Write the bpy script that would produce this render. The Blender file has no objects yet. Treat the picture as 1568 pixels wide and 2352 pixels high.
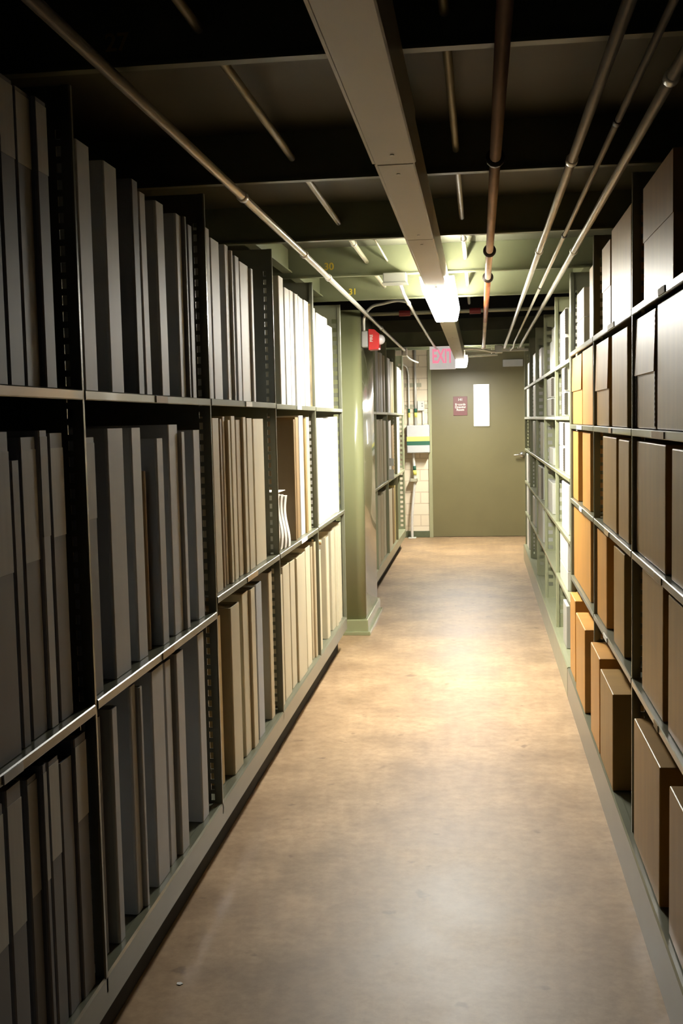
import bpy, bmesh, math, random
from mathutils import Vector, Matrix
random.seed(7)
scene = bpy.context.scene
COL = scene.collection
PI = math.pi

# ------------------------------------------------------------------ measuring the photograph
F = 2500.0; CX, CY = 784.0, 1176.0; VX, VY = 1100.0, 960.0; ROLL = 0.011; CAM_H = 1.2
d0 = Vector(((VX - CX) / F, -(VY - CY) / F, -1.0))
r0 = Vector((1.0, ROLL, d0.x + ROLL * d0.y))
D_ = d0.normalized(); R_ = r0.normalized(); U_ = R_.cross(D_)
def ray(px, py):
    v = Vector(((px - CX) / F, -(py - CY) / F, -1.0))
    return Vector((R_.dot(v), D_.dot(v), U_.dot(v)))
def on_x(px, py, X):
    w = ray(px, py); t = X / w.x
    return Vector((X, w.y * t, CAM_H + w.z * t))
def on_y(px, py, Y):
    w = ray(px, py); t = Y / w.y
    return Vector((w.x * t, Y, CAM_H + w.z * t))
def on_z(px, py, Z):
    w = ray(px, py); t = (Z - CAM_H) / w.z
    return Vector((w.x * t, w.y * t, Z))

# ------------------------------------------------------------------ materials
def mat(name, base, rough=0.5, metal=0.0, vary=0.0, noise=0.0, scale=20.0, bump=0.0, spec=0.5, coat=0.0, emit=None, emit_s=0.0, stretch=None):
    m = bpy.data.materials.new(name); m.use_nodes = True
    nt = m.node_tree; N = nt.nodes; L = nt.links
    b = N['Principled BSDF']
    b.inputs['Base Color'].default_value = (*base, 1); b.inputs['Roughness'].default_value = rough
    b.inputs['Metallic'].default_value = metal; b.inputs['Specular IOR Level'].default_value = spec
    b.inputs['Coat Weight'].default_value = coat
    if emit:
        b.inputs['Emission Color'].default_value = (*emit, 1); b.inputs['Emission Strength'].default_value = emit_s
    tc = N.new('ShaderNodeTexCoord'); mp = N.new('ShaderNodeMapping')
    L.new(tc.outputs['Object'], mp.inputs['Vector'])
    if stretch: mp.inputs['Scale'].default_value = stretch
    tx = N.new('ShaderNodeTexNoise'); tx.inputs['Scale'].default_value = scale; tx.inputs['Detail'].default_value = 5
    L.new(mp.outputs['Vector'], tx.inputs['Vector'])
    out = None
    hs = N.new('ShaderNodeHueSaturation'); hs.inputs['Color'].default_value = (*base, 1)
    mr = N.new('ShaderNodeMapRange'); mr.inputs['From Min'].default_value = 0.25; mr.inputs['From Max'].default_value = 0.75
    mr.inputs['To Min'].default_value = 1 - noise; mr.inputs['To Max'].default_value = 1 + noise
    L.new(tx.outputs['Fac'], mr.inputs['Value'])
    oi = N.new('ShaderNodeObjectInfo')
    mr2 = N.new('ShaderNodeMapRange'); mr2.inputs['To Min'].default_value = 1 - vary; mr2.inputs['To Max'].default_value = 1 + vary
    L.new(oi.outputs['Random'], mr2.inputs['Value'])
    mu = N.new('ShaderNodeMath'); mu.operation = 'MULTIPLY'
    L.new(mr.outputs['Result'], mu.inputs[0]); L.new(mr2.outputs['Result'], mu.inputs[1])
    L.new(mu.outputs[0], hs.inputs['Value']); L.new(hs.outputs['Color'], b.inputs['Base Color'])
    if bump:
        bp = N.new('ShaderNodeBump'); bp.inputs['Strength'].default_value = bump; bp.inputs['Distance'].default_value = 0.002
        L.new(tx.outputs['Fac'], bp.inputs['Height']); L.new(bp.outputs['Normal'], b.inputs['Normal'])
    return m

M = {}
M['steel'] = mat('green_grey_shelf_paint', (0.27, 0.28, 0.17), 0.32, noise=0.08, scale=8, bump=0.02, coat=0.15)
M['steelshade'] = mat('shade_darkened_shelf_paint', (0.135, 0.14, 0.095), 0.30, noise=0.08, scale=8, bump=0.02, coat=0.2)  # same shelf paint, with the shade on the near racks put into the colour
M['beam'] = mat('green_beam_paint', (0.14, 0.15, 0.08), 0.45, noise=0.1, scale=6, bump=0.04)
M['deck'] = mat('ceiling_deck_paint', (0.075, 0.075, 0.045), 0.6, noise=0.15, scale=4, bump=0.05)
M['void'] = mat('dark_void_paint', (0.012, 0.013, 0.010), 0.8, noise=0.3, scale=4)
M['darkwall'] = mat('dark_wall_paint', (0.05, 0.05, 0.04), 0.8, noise=0.2, scale=4)
M['column'] = mat('olive_column_paint', (0.24, 0.25, 0.13), 0.22, noise=0.06, scale=5, bump=0.02, coat=0.3)
M['door'] = mat('olive_brown_door_paint', (0.165, 0.145, 0.066), 0.4, noise=0.07, scale=3, bump=0.02)
M['frame'] = mat('pale_green_frame_paint', (0.33, 0.33, 0.19), 0.4, noise=0.05, scale=5)
M['emt'] = mat('galvanised_conduit', (0.80, 0.78, 0.71), 0.28, metal=0.25, noise=0.1, scale=15)
M['emtdull'] = mat('dull_painted_conduit', (0.42, 0.40, 0.28), 0.45, metal=0.2, noise=0.1, scale=15)
M['rust'] = mat('reddish_brown_pipe', (0.60, 0.44, 0.33), 0.30, metal=0.25, noise=0.35, scale=14, stretch=(1, 0.25, 1))
M['rustred'] = mat('rusty_orange_pipe', (0.48, 0.15, 0.06), 0.4, metal=0.1, noise=0.25, scale=14)
M['ring'] = mat('dark_iron_ring', (0.03, 0.02, 0.015), 0.5, metal=0.3)
M['channel'] = mat('beige_fixture_enamel', (0.48, 0.43, 0.31), 0.42, noise=0.04, scale=6)
M['lens'] = mat('glowing_diffuser', (0.9, 0.9, 0.85), 0.4, emit=(1.0, 0.97, 0.88), emit_s=78.0)
M['lensend'] = mat('glowing_diffuser_end', (0.9, 0.9, 0.85), 0.4, emit=(1.0, 0.97, 0.88), emit_s=24.0)
M['lensside'] = mat('glowing_diffuser_side', (0.9, 0.9, 0.85), 0.4, emit=(1.0, 0.965, 0.86), emit_s=10.0)
M['lens2side'] = mat('glowing_small_diffuser_side', (0.9, 0.9, 0.85), 0.4, emit=(0.95, 0.93, 0.9), emit_s=8.0)
M['lens2'] = mat('glowing_small_diffuser', (0.9, 0.9, 0.9), 0.4, emit=(0.99, 0.95, 0.86), emit_s=140.0)
M['pane'] = mat('lit_window_glass', (0.9, 0.9, 0.9), 0.2, emit=(1.0, 0.98, 0.95), emit_s=1.5)
M['white'] = mat('white_plastic', (0.7, 0.68, 0.62), 0.4, noise=0.03)
M['greybox'] = mat('grey_box_enamel', (0.46, 0.47, 0.46), 0.45, noise=0.04)
M['dullgrey'] = mat('dull_grey_box_steel', (0.24, 0.24, 0.20), 0.5)
M['red'] = mat('red_alarm_plastic', (0.62, 0.03, 0.03), 0.3, coat=0.3)
M['clear'] = mat('clear_strobe_lens', (0.75, 0.72, 0.75), 0.08, spec=0.8, coat=0.6)
M['yellowband'] = mat('yellow_band_tape', (0.75, 0.72, 0.15), 0.5)
M['greenband'] = mat('dark_green_band_tape', (0.02, 0.10, 0.06), 0.5)
M['maroon'] = mat('maroon_sign_plate', (0.16, 0.045, 0.045), 0.4, noise=0.05)
M['signtext'] = mat('off_white_sign_lettering', (0.75, 0.70, 0.62), 0.5)
M['exitface'] = mat('pale_exit_sign_face', (0.50, 0.46, 0.44), 0.45, noise=0.03, emit=(1.0, 0.93, 0.90), emit_s=0.17)
M['exittext'] = mat('lit_exit_lettering', (0.62, 0.05, 0.09), 0.4, emit=(1.0, 0.34, 0.46), emit_s=0.30)
M['stencil'] = mat('yellow_stencil_paint', (0.75, 0.60, 0.05), 0.55)
M['stencildim'] = mat('dull_yellow_stencil_paint', (0.42, 0.30, 0.02), 0.6)  # darker, duller yellow than the other stencil paint
M['chrome'] = mat('brushed_steel_lever', (0.6, 0.58, 0.52), 0.3, metal=0.9)
M['black'] = mat('black_slot', (0.01, 0.01, 0.01), 0.6)
M['paper'] = mat('white_paper', (0.72, 0.71, 0.67), 0.7, noise=0.05, scale=30, bump=0.1)
M['tanpaper'] = mat('tan_paper_card', (0.50, 0.36, 0.18), 0.6, noise=0.08)
M['greenbase'] = mat('dark_green_baseboard', (0.10, 0.115, 0.06), 0.5, noise=0.1)
# volumes
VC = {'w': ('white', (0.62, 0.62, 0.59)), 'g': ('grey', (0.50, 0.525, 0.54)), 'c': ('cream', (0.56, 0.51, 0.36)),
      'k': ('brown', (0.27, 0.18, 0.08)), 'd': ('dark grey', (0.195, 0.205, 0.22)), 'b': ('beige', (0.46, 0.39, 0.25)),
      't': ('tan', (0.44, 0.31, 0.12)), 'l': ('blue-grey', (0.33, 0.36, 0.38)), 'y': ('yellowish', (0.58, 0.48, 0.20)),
      'n': ('black', (0.02, 0.02, 0.025))}
for k, (nm, c) in VC.items():
    M['v_' + k] = mat('volume_cloth_' + nm.replace(' ', '_').replace('-', '_'), c, 0.55, vary=0.10, noise=0.07, scale=12, bump=0.06, stretch=(1, 1, 0.3))
M['pages'] = mat('page_edges', (0.40, 0.33, 0.20), 0.85, noise=0.25, scale=60, stretch=(0.3, 6, 0.3))
M['vlabel'] = mat('pale_spine_label', (0.50, 0.50, 0.46), 0.6, vary=0.12, noise=0.1, scale=14, stretch=(1, 3, 0.4))
# boxes
BCL = {'br': ('brown', (0.36, 0.205, 0.05)), 'or': ('orange-brown', (0.50, 0.25, 0.06)), 'wh': ('white', (0.66, 0.65, 0.60)),
       'gr': ('grey', (0.42, 0.42, 0.38)), 'ta': ('tan', (0.48, 0.36, 0.20)), 'dk': ('dark brown', (0.12, 0.075, 0.04)), 'be': ('beige', (0.55, 0.44, 0.28))}
for k, (nm, c) in BCL.items():
    M['b_' + k] = mat('box_board_' + nm.replace(' ', '_').replace('-', '_'), c, 0.42, vary=0.07, noise=0.10, scale=9, bump=0.03, spec=0.38, stretch=(1, 3, 0.5))
M['metaledge'] = mat('metal_box_edge', (0.20, 0.18, 0.15), 0.35, metal=0.7)

def floor_mat():
    m = bpy.data.materials.new('worn_tan_floor'); m.use_nodes = True
    nt = m.node_tree; N = nt.nodes; L = nt.links; b = N['Principled BSDF']
    tc = N.new('ShaderNodeTexCoord')
    n1 = N.new('ShaderNodeTexNoise'); n1.inputs['Scale'].default_value = 3.2; n1.inputs['Detail'].default_value = 8; n1.inputs['Roughness'].default_value = 0.65
    n2 = N.new('ShaderNodeTexNoise'); n2.inputs['Scale'].default_value = 26; n2.inputs['Detail'].default_value = 6; n2.inputs['Roughness'].default_value = 0.7
    n3 = N.new('ShaderNodeTexNoise'); n3.inputs['Scale'].default_value = 11; n3.inputs['Detail'].default_value = 3
    for n in (n1, n2, n3): L.new(tc.outputs['Object'], n.inputs['Vector'])
    r1 = N.new('ShaderNodeValToRGB'); r1.color_ramp.elements[0].position = 0.34; r1.color_ramp.elements[1].position = 0.66
    r1.color_ramp.elements[0].color = (0.27, 0.175, 0.095, 1); r1.color_ramp.elements[1].color = (0.47, 0.325, 0.185, 1)
    L.new(n1.outputs['Fac'], r1.inputs['Fac'])
    r2 = N.new('ShaderNodeValToRGB'); r2.color_ramp.elements[0].position = 0.36; r2.color_ramp.elements[1].position = 0.6
    r2.color_ramp.elements[0].color = (0.62, 0.56, 0.5, 1); r2.color_ramp.elements[1].color = (1, 1, 1, 1)
    L.new(n2.outputs['Fac'], r2.inputs['Fac'])
    mx = N.new('ShaderNodeMix'); mx.data_type = 'RGBA'; mx.blend_type = 'MULTIPLY'; mx.inputs['Factor'].default_value = 0.55
    L.new(r1.outputs['Color'], mx.inputs['A']); L.new(r2.outputs['Color'], mx.inputs['B'])
    # sparse dark scuffs
    r3 = N.new('ShaderNodeValToRGB'); r3.color_ramp.elements[0].position = 0.27; r3.color_ramp.elements[1].position = 0.33
    r3.color_ramp.elements[0].color = (0.35, 0.3, 0.27, 1); r3.color_ramp.elements[1].color = (1, 1, 1, 1)
    L.new(n3.outputs['Fac'], r3.inputs['Fac'])
    mx2 = N.new('ShaderNodeMix'); mx2.data_type = 'RGBA'; mx2.blend_type = 'MULTIPLY'; mx2.inputs['Factor'].default_value = 0.6
    L.new(mx.outputs['Result'], mx2.inputs['A']); L.new(r3.outputs['Color'], mx2.inputs['B'])
    L.new(mx2.outputs['Result'], b.inputs['Base Color'])
    rr = N.new('ShaderNodeMapRange'); rr.inputs['To Min'].default_value = 0.36; rr.inputs['To Max'].default_value = 0.55; b.inputs['Specular IOR Level'].default_value = 0.42
    L.new(n1.outputs['Fac'], rr.inputs['Value']); L.new(rr.outputs['Result'], b.inputs['Roughness'])
    bp = N.new('ShaderNodeBump'); bp.inputs['Strength'].default_value = 0.12; bp.inputs['Distance'].default_value = 0.003
    L.new(n2.outputs['Fac'], bp.inputs['Height']); L.new(bp.outputs['Normal'], b.inputs['Normal'])
    return m
M['floor'] = floor_mat()

def block_mat():
    m = bpy.data.materials.new('cream_painted_blockwork'); m.use_nodes = True
    nt = m.node_tree; N = nt.nodes; L = nt.links; b = N['Principled BSDF']
    tc = N.new('ShaderNodeTexCoord'); mp = N.new('ShaderNodeMapping'); mp.inputs['Rotation'].default_value = (-PI / 2, 0, 0)
    L.new(tc.outputs['Object'], mp.inputs['Vector'])
    bk = N.new('ShaderNodeTexBrick'); bk.inputs['Color1'].default_value = (0.78, 0.69, 0.52, 1); bk.inputs['Color2'].default_value = (0.74, 0.65, 0.48, 1)
    bk.inputs['Mortar'].default_value = (0.62, 0.53, 0.38, 1); bk.inputs['Scale'].default_value = 1.0
    bk.inputs['Mortar Size'].default_value = 0.006; bk.inputs['Brick Width'].default_value = 0.30; bk.inputs['Row Height'].default_value = 0.115
    L.new(mp.outputs['Vector'], bk.inputs['Vector']); L.new(bk.outputs['Color'], b.inputs['Base Color'])
    bp = N.new('ShaderNodeBump'); bp.inputs['Strength'].default_value = 0.5; bp.inputs['Distance'].default_value = 0.004; bp.invert = True
    L.new(bk.outputs['Fac'], bp.inputs['Height']); L.new(bp.outputs['Normal'], b.inputs['Normal'])
    b.inputs['Roughness'].default_value = 0.55
    return m
M['block'] = block_mat()

# ------------------------------------------------------------------ mesh helpers
def obj(name, bm, m, parent=None, smooth=False):
    me = bpy.data.meshes.new(name); bmesh.ops.recalc_face_normals(bm, faces=bm.faces)
    bm.to_mesh(me); bm.free()
    o = bpy.data.objects.new(name, me); COL.objects.link(o)
    me.materials.append(m)
    if smooth:
        for p in me.polygons: p.use_smooth = True
    if parent: o.parent = parent
    return o
def new(): return bmesh.new()
def add_box(bm, x0, x1, y0, y1, z0, z1):
    c = bmesh.ops.create_cube(bm, size=1.0)
    s = Matrix.Diagonal((abs(x1 - x0), abs(y1 - y0), abs(z1 - z0), 1)); t = Matrix.Translation(((x0 + x1) / 2, (y0 + y1) / 2, (z0 + z1) / 2))
    bmesh.ops.transform(bm, matrix=t @ s, verts=c['verts'])
    return c['verts']
def box_bm(x0, x1, y0, y1, z0, z1, bev=0.0, seg=2):
    bm = new(); add_box(bm, x0, x1, y0, y1, z0, z1)
    if bev: bmesh.ops.bevel(bm, geom=bm.edges[:], offset=bev, segments=seg, affect='EDGES', profile=0.5)
    return bm
def prism(bm, pts, axis, a, b):
    """closed outline pts (u,v) swept along axis from a to b"""
    def P(u, v, w): return {'x': (w, u, v), 'y': (u, w, v), 'z': (u, v, w)}[axis]
    A = [bm.verts.new(P(u, v, a)) for u, v in pts]; B = [bm.verts.new(P(u, v, b)) for u, v in pts]
    n = len(pts)
    for i in range(n): bm.faces.new((A[i], A[(i + 1) % n], B[(i + 1) % n], B[i]))
    bm.faces.new(A[::-1]); bm.faces.new(B)
    return bm
def add_tube(bm, pts, r, n=12, cap=True):
    pts = [Vector(p) for p in pts]; rings = []
    t_prev = None; nrm = None
    for i, p in enumerate(pts):
        t = ((pts[min(i + 1, len(pts) - 1)] - pts[max(i - 1, 0)])).normalized()
        if nrm is None:
            up = Vector((0, 0, 1)) if abs(t.z) < 0.9 else Vector((1, 0, 0))
            nrm = t.cross(up).normalized()
        else:
            nrm = (nrm - t * nrm.dot(t)).normalized()
        bi = t.cross(nrm)
        rr = r[i] if isinstance(r, (list, tuple)) else r
        rings.append([bm.verts.new(p + (nrm * math.cos(2 * PI * k / n) + bi * math.sin(2 * PI * k / n)) * rr) for k in range(n)])
    for a, b in zip(rings, rings[1:]):
        for k in range(n): bm.faces.new((a[k], a[(k + 1) % n], b[(k + 1) % n], b[k]))
    if cap: bm.faces.new(rings[0][::-1]); bm.faces.new(rings[-1])
    return bm
def smooth_path(pts, n=8):
    """Catmull-Rom through points"""
    P = [Vector(p) for p in pts]; out = []
    for i in range(len(P) - 1):
        p0 = P[max(i - 1, 0)]; p1 = P[i]; p2 = P[i + 1]; p3 = P[min(i + 2, len(P) - 1)]
        for k in range(n):
            t = k / n
            out.append(0.5 * ((2 * p1) + (p2 - p0) * t + (2 * p0 - 5 * p1 + 4 * p2 - p3) * t * t + (3 * p1 - p0 - 3 * p2 + p3) * t ** 3))
    out.append(P[-1]); return out
def tube_obj(name, pts, r, m, parent=None, n=12):
    o = obj(name, add_tube(new(), pts, r, n), m, parent, smooth=False)
    for p in o.data.polygons: p.use_smooth = len(p.vertices) == 4
    return o
def text_obj(name, s, size, m, loc, rot, parent=None, depth=0.001, spacing=1.0, bold=0.0, align='CENTER'):
    cu = bpy.data.curves.new(name + '_curve', 'FONT'); cu.body = s; cu.size = size; cu.extrude = depth; cu.align_x = align; cu.align_y = 'CENTER'
    cu.space_line = spacing; cu.offset = bold
    t = bpy.data.objects.new(name + '_curve', cu); COL.objects.link(t)
    bpy.context.view_layer.update()
    me = bpy.data.meshes.new_from_object(t.evaluated_get(bpy.context.evaluated_depsgraph_get()))
    bpy.data.objects.remove(t); bpy.data.curves.remove(cu)
    o = bpy.data.objects.new(name, me); COL.objects.link(o); me.materials.clear(); me.materials.append(m)
    o.location = loc; o.rotation_euler = rot
    if parent: o.parent = parent
    return o
def thing(name, label, cat, loc=(0, 0, 0), group=None, rotz=0.0):
    o = bpy.data.objects.new(name, None); COL.objects.link(o); o.empty_display_size = 0.05
    o.location = loc; o.rotation_euler = (0, 0, rotz); o['label'] = label; o['category'] = cat
    if group: o['group'] = group
    return o
def tag(o, label, cat, group=None):
    o['label'] = label; o['category'] = cat
    if group: o['group'] = group
    return o
def struct(name, bm, m):
    o = obj(name, bm, m); o['kind'] = 'structure'; return o

# ------------------------------------------------------------------ layout constants
PITCH = 0.925; Y0 = 1.87
def YK(k): return Y0 + PITCH * k
XL = -0.696; XR = 0.378; DEEP = 0.44
CEIL = 1.93; BEAM_B = 1.807; WALL_Y = 11.056
GAP0, GAP1 = YK(4) + 0.02, YK(8) - 0.05     # the dark opening in the ceiling

# ------------------------------------------------------------------ the room
struct('floor', box_bm(-2.6, 2.2, -2.0, WALL_Y + 0.2, -0.1, 0), M['floor'])
struct('ceiling', box_bm(-2.6, 2.2, -2.0, GAP0, CEIL, CEIL + 0.1), M['deck'])
struct('ceiling', box_bm(-2.6, 2.2, GAP1, WALL_Y + 0.2, CEIL, CEIL + 0.1), M['deck'])
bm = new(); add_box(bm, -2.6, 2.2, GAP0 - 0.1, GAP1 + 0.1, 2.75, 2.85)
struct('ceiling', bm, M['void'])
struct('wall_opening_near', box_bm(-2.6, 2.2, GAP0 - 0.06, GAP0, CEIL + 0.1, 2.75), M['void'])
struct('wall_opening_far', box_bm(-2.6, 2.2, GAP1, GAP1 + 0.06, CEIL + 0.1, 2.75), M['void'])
struct('wall_left', box_bm(-2.7, -2.6, -2.0, WALL_Y + 0.2, 0, 2.85), M['darkwall'])
struct('wall_right', box_bm(2.2, 2.3, -2.0, WALL_Y + 0.2, 0, 2.85), M['darkwall'])
# far wall with a doorway
DX0, DX1, DTOP = -0.475, 0.455, 1.86
struct('wall_back_left', box_bm(-2.6, DX0 - 0.035, WALL_Y, WALL_Y + 0.2, 0, CEIL), M['block'])
struct('wall_back_right', box_bm(DX1 + 0.035, 2.2, WALL_Y, WALL_Y + 0.2, 0, CEIL), M['block'])
struct('baseboard_back', box_bm(-2.6, DX0 - 0.035, WALL_Y - 0.012, WALL_Y, 0, 0.065, 0.003), M['greenbase'])
bm = new()
for x0, x1 in ((DX0 - 0.035, DX0), (DX1, DX1 + 0.035)):
    add_box(bm, x0, x1, WALL_Y - 0.02, WALL_Y + 0.12, 0, CEIL)
add_box(bm, DX0, DX1, WALL_Y - 0.02, WALL_Y + 0.12, DTOP, CEIL)
struct('trim_1', bm, M['frame'])
# door leaf with a cut-out for the window
wa = on_y(1087, 883, WALL_Y); wb = on_y(1123.5, 978, WALL_Y)
bm = new()
for x0, x1, z0, z1 in ((DX0, wa.x, 0.004, DTOP), (wb.x, DX1, 0.004, DTOP), (wa.x, wb.x, 0.004, wb.z), (wa.x, wb.x, wa.z, DTOP)):
    add_box(bm, x0, x1, WALL_Y + 0.015, WALL_Y + 0.06, z0, z1)
bmesh.ops.remove_doubles(bm, verts=bm.verts[:], dist=1e-5)
door = struct('door_1', bm, M['door'])
door['label'] = 'olive brown steel door at the end of the aisle'
obj('window_pane', box_bm(wa.x, wb.x, WALL_Y + 0.03, WALL_Y + 0.036, wb.z, wa.z), M['pane'], door)
bm = new(); e = 0.008
for x0, x1, z0, z1 in ((wa.x - e, wa.x, wb.z - e, wa.z + e), (wb.x, wb.x + e, wb.z - e, wa.z + e), (wa.x, wb.x, wb.z - e, wb.z), (wa.x, wb.x, wa.z, wa.z + e)):
    add_box(bm, x0, x1, WALL_Y + 0.008, WALL_Y + 0.02, z0, z1)
obj('window_bead', bm, M['door'], door)
hp = on_y(1199, 1044, WALL_Y)
bm = new(); add_tube(bm, [(hp.x, WALL_Y + 0.02, hp.z), (hp.x, WALL_Y - 0.045, hp.z)], 0.011)
add_tube(bm, smooth_path([(hp.x, WALL_Y - 0.045, hp.z), (hp.x - 0.04, WALL_Y - 0.05, hp.z), (hp.x - 0.085, WALL_Y - 0.045, hp.z - 0.003)], 5), 0.0085)
add_tube(bm, [(hp.x, WALL_Y + 0.016, hp.z), (hp.x, WALL_Y + 0.004, hp.z)], 0.03, 20)
obj('lever_handle', bm, M['chrome'], door, True)
ca = on_y(1154, 826, WALL_Y - 0.03); cb = on_y(1201, 841, WALL_Y - 0.03)
obj('door_closer', box_bm(ca.x, cb.x, WALL_Y - 0.045, WALL_Y + 0.015, cb.z, ca.z, 0.006), M['greybox'], door)
# sign on the door
sa = on_y(1040.5, 911, WALL_Y); sb = on_y(1073, 954, WALL_Y)
t = thing('door_sign', 'small maroon room sign with white lettering on the olive door', 'sign', ((sa.x + sb.x) / 2, WALL_Y + 0.012, sb.z))
sw = sb.x - sa.x; sh = sa.z - sb.z
obj('plate', box_bm(-sw / 2, sw / 2, -0.004, 0.003, 0, sh, 0.0015), M['maroon'], t)
text_obj('room_number', '141', 0.034, M['signtext'], (0, -0.0046, sh * 0.83), (PI / 2, 0, 0), t, 0.0006, bold=0.0008)
text_obj('lettering', 'Records\nDrawing\nRoom', 0.031, M['signtext'], (0, -0.0046, sh * 0.44), (PI / 2, 0, 0), t, 0.0006, 0.85, bold=0.0010)

# ceiling beams
for k in [-2, -1, 0, 1, 2, 3, 4, 8, 9]:
    y = YK(k)
    b0, h0 = y - 0.055, BEAM_B
    if k == 9: h0 = 1.84
    bm = new()
    fl = 0.006
    prism(bm, [(y - 0.024, h0), (y, h0), (y, h0 + fl), (y - 0.009, h0 + fl), (y - 0.009, CEIL), (y - 0.015, CEIL), (y - 0.015, h0 + fl), (y - 0.024, h0 + fl)], 'x', -2.6, 2.2)
    struct('ceiling_beam', bm, M['beam'])
for k, s, px, py, mt in ((0, '27', 260, 110, 'stencildim'), (3, '30', 754, 622, 'stencildim'), (4, '31', 809, 678, 'stencil')):
    p = on_y(px, py, YK(k) - 0.035)
    o = text_obj('stencilled_number', s, 0.042, M[mt], (p.x, YK(k) - 0.0156, min(max(p.z, 1.85), 1.885)), (PI / 2, 0, 0), None, 0.0003, bold=0.0008)
    tag(o, {'27': 'faint stencilled number on the nearest dark ceiling beam', '30': 'dull yellow number 30 stencilled on olive ceiling beam', '31': 'bright yellow number 31 stencilled on pale ceiling beam'}[s], 'number')
for X, ks in ((-0.80, (2, 3)), (0.47, (3,))):   # stringers between the beams above the racks
    for k in ks:
        bm = new(); add_box(bm, X - 0.004, X + 0.004, YK(k) - 0.008, YK(k + 1) - 0.016, 1.83, CEIL)
        add_box(bm, X - 0.02, X + 0.02, YK(k) - 0.008, YK(k + 1) - 0.016, 1.83, 1.836)
        struct('ceiling_stringer', bm, M['beam'])

# ------------------------------------------------------------------ lighting strip on the ceiling
XC = -0.158
strip = thing('lighting_channel', 'long beige unlit lighting channel running along the ceiling beams', 'lighting channel', (XC, 0.6, 1.70))
def chan(y0, y1, w, h=0.104):
    bm = box_bm(-w / 2, w / 2, y0 - 0.6, y1 - 0.6, 0, h, 0.003, 1)
    return bm
for i, (y0, y1, w) in enumerate(((-0.6, 0.95, 0.082), (0.953, 2.185, 0.082), (2.188, 3.10, 0.075), (3.103, 4.30, 0.075), (5.60, 6.90, 0.075), (6.903, 8.2, 0.075), (8.203, 9.50, 0.075))):
    o = obj('channel_section', chan(y0, y1, w), M['channel'], strip)
    bm = new()
    for yy in (y0 + 0.08, y1 - 0.08):
        add_tube(bm, [(0, yy - 0.6, 0.001), (0, yy - 0.6, -0.002)], 0.004, 8)
    obj('screw', bm, M['chrome'], o)
    obj('flange', box_bm(-w / 2 - 0.004, -w / 2 + 0.001, y0 - 0.598, y1 - 0.602, 0.002, 0.010), M['channel'], o)
def lens(name, label, y0, y1, m, zb, zt, wt, wb, ms, ecm):
    t = thing(name, label, 'light', (XC, y0, zb))
    L = y1 - y0
    h = zt - zb; th = 0.004
    obj('diffuser', box_bm(-wb / 2, wb / 2, 0.004, L - 0.004, 0, th), m, t)
    for sgn in (-1, 1):
        bm = new()
        prism(bm, [(sgn * wb / 2, 0.0), (sgn * (wb / 2 + 0.006), 0.008), (sgn * wt / 2, h), (sgn * (wt / 2 - 0.003), h), (sgn * (wb / 2 + 0.003), 0.008), (sgn * (wb / 2 - 0.001), th)], 'y', 0.004, L - 0.004)
        obj('diffuser_side', bm, ms, t)
    for ya in (0.0, L - 0.004):
        bm = new()
        prism(bm, [(-wb / 2, 0), (wb / 2, 0), (wb / 2 + 0.006, 0.008), (wt / 2, h), (-wt / 2, h), (-wb / 2 - 0.006, 0.008)], 'y', ya, ya + 0.004)
        obj('end_cap', bm, ecm, t)
    obj('housing', box_bm(-0.0375, 0.0375, 0, L, zt - zb, 1.804 - zb, 0.002, 1), M['channel'], t)
    return t
lens('ceiling_light', 'bright lit fluorescent light hanging above the middle of the aisle', 4.305, 5.59, M['lens'], 1.688, 1.752, 0.135, 0.10, M['lensside'], M['lensend'])
t2 = lens('ceiling_light', 'small lit white lamp beside the exit sign at the far door', 9.52, 10.25, M['lens2'], 1.668, 1.742, 0.125, 0.088, M['lens2side'], M['lens2side'])
p = on_y(1069, 806, 9.6)
bm = new(); add_tube(bm, [(0.03, 0.08, 0.20), (0.03, 0.08, 0.262)], 0.006)
obj('hanger_rod', bm, M['emt'], t2)

# ------------------------------------------------------------------ conduits and pipes
def pipe(name, label, cat, pts, r, m, group=None, couplings=(), cm='emt', cl=0.03, cr=1.35):
    t = thing(name, label, cat, (pts[0][0], pts[0][1], pts[0][2] - r), group)
    o = Vector(t.location); loc = [Vector(p) - o for p in pts]
    tube_obj('tube', loc, r, m, t)
    for y in couplings:
        # find place along the path at this y
        for a, b in zip(pts, pts[1:]):
            if min(a[1], b[1]) <= y <= max(a[1], b[1]) and abs(b[1] - a[1]) > 1e-6:
                f = (y - a[1]) / (b[1] - a[1]); q = Vector(a).lerp(Vector(b), f) - o
                dv = (Vector(b) - Vector(a)).normalized()
                tube_obj('coupling', [q - dv * cl / 2, q - dv * cl * 0.35, q + dv * cl * 0.35, q + dv * cl / 2], [r * 1.1, r * cr, r * cr, r * 1.1], M[cm], t)
                break
    return t
ZC = 1.775
xl = -0.592
pipe('conduit', 'long bright steel conduit running above the left rack', 'conduit',
     [(xl, 0.2, ZC), (xl, 3.7, ZC), (-0.612, 9.12, ZC)], 0.0108, M['emt'], 'steel conduits under the ceiling', (2.78, 3.77, 4.4, 6.9))
cl_ = pipe('sprinkler_pipe', 'reddish brown sprinkler pipe running down the aisle centre', 'pipe',
     [(0.042, 0.2, ZC), (0.042, 8.95, ZC), (0.042, 9.02, ZC - 0.002)], 0.0125, M['rust'], None, (2.50, 3.86, 4.58), 'ring', 0.022, 1.7)
o = Vector(cl_.location)
tube_obj('rusty_section', [Vector((0.042, 4.60, ZC)) - o, Vector((0.042, 6.6, ZC)) - o], 0.0131, M['rustred'], cl_)
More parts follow.
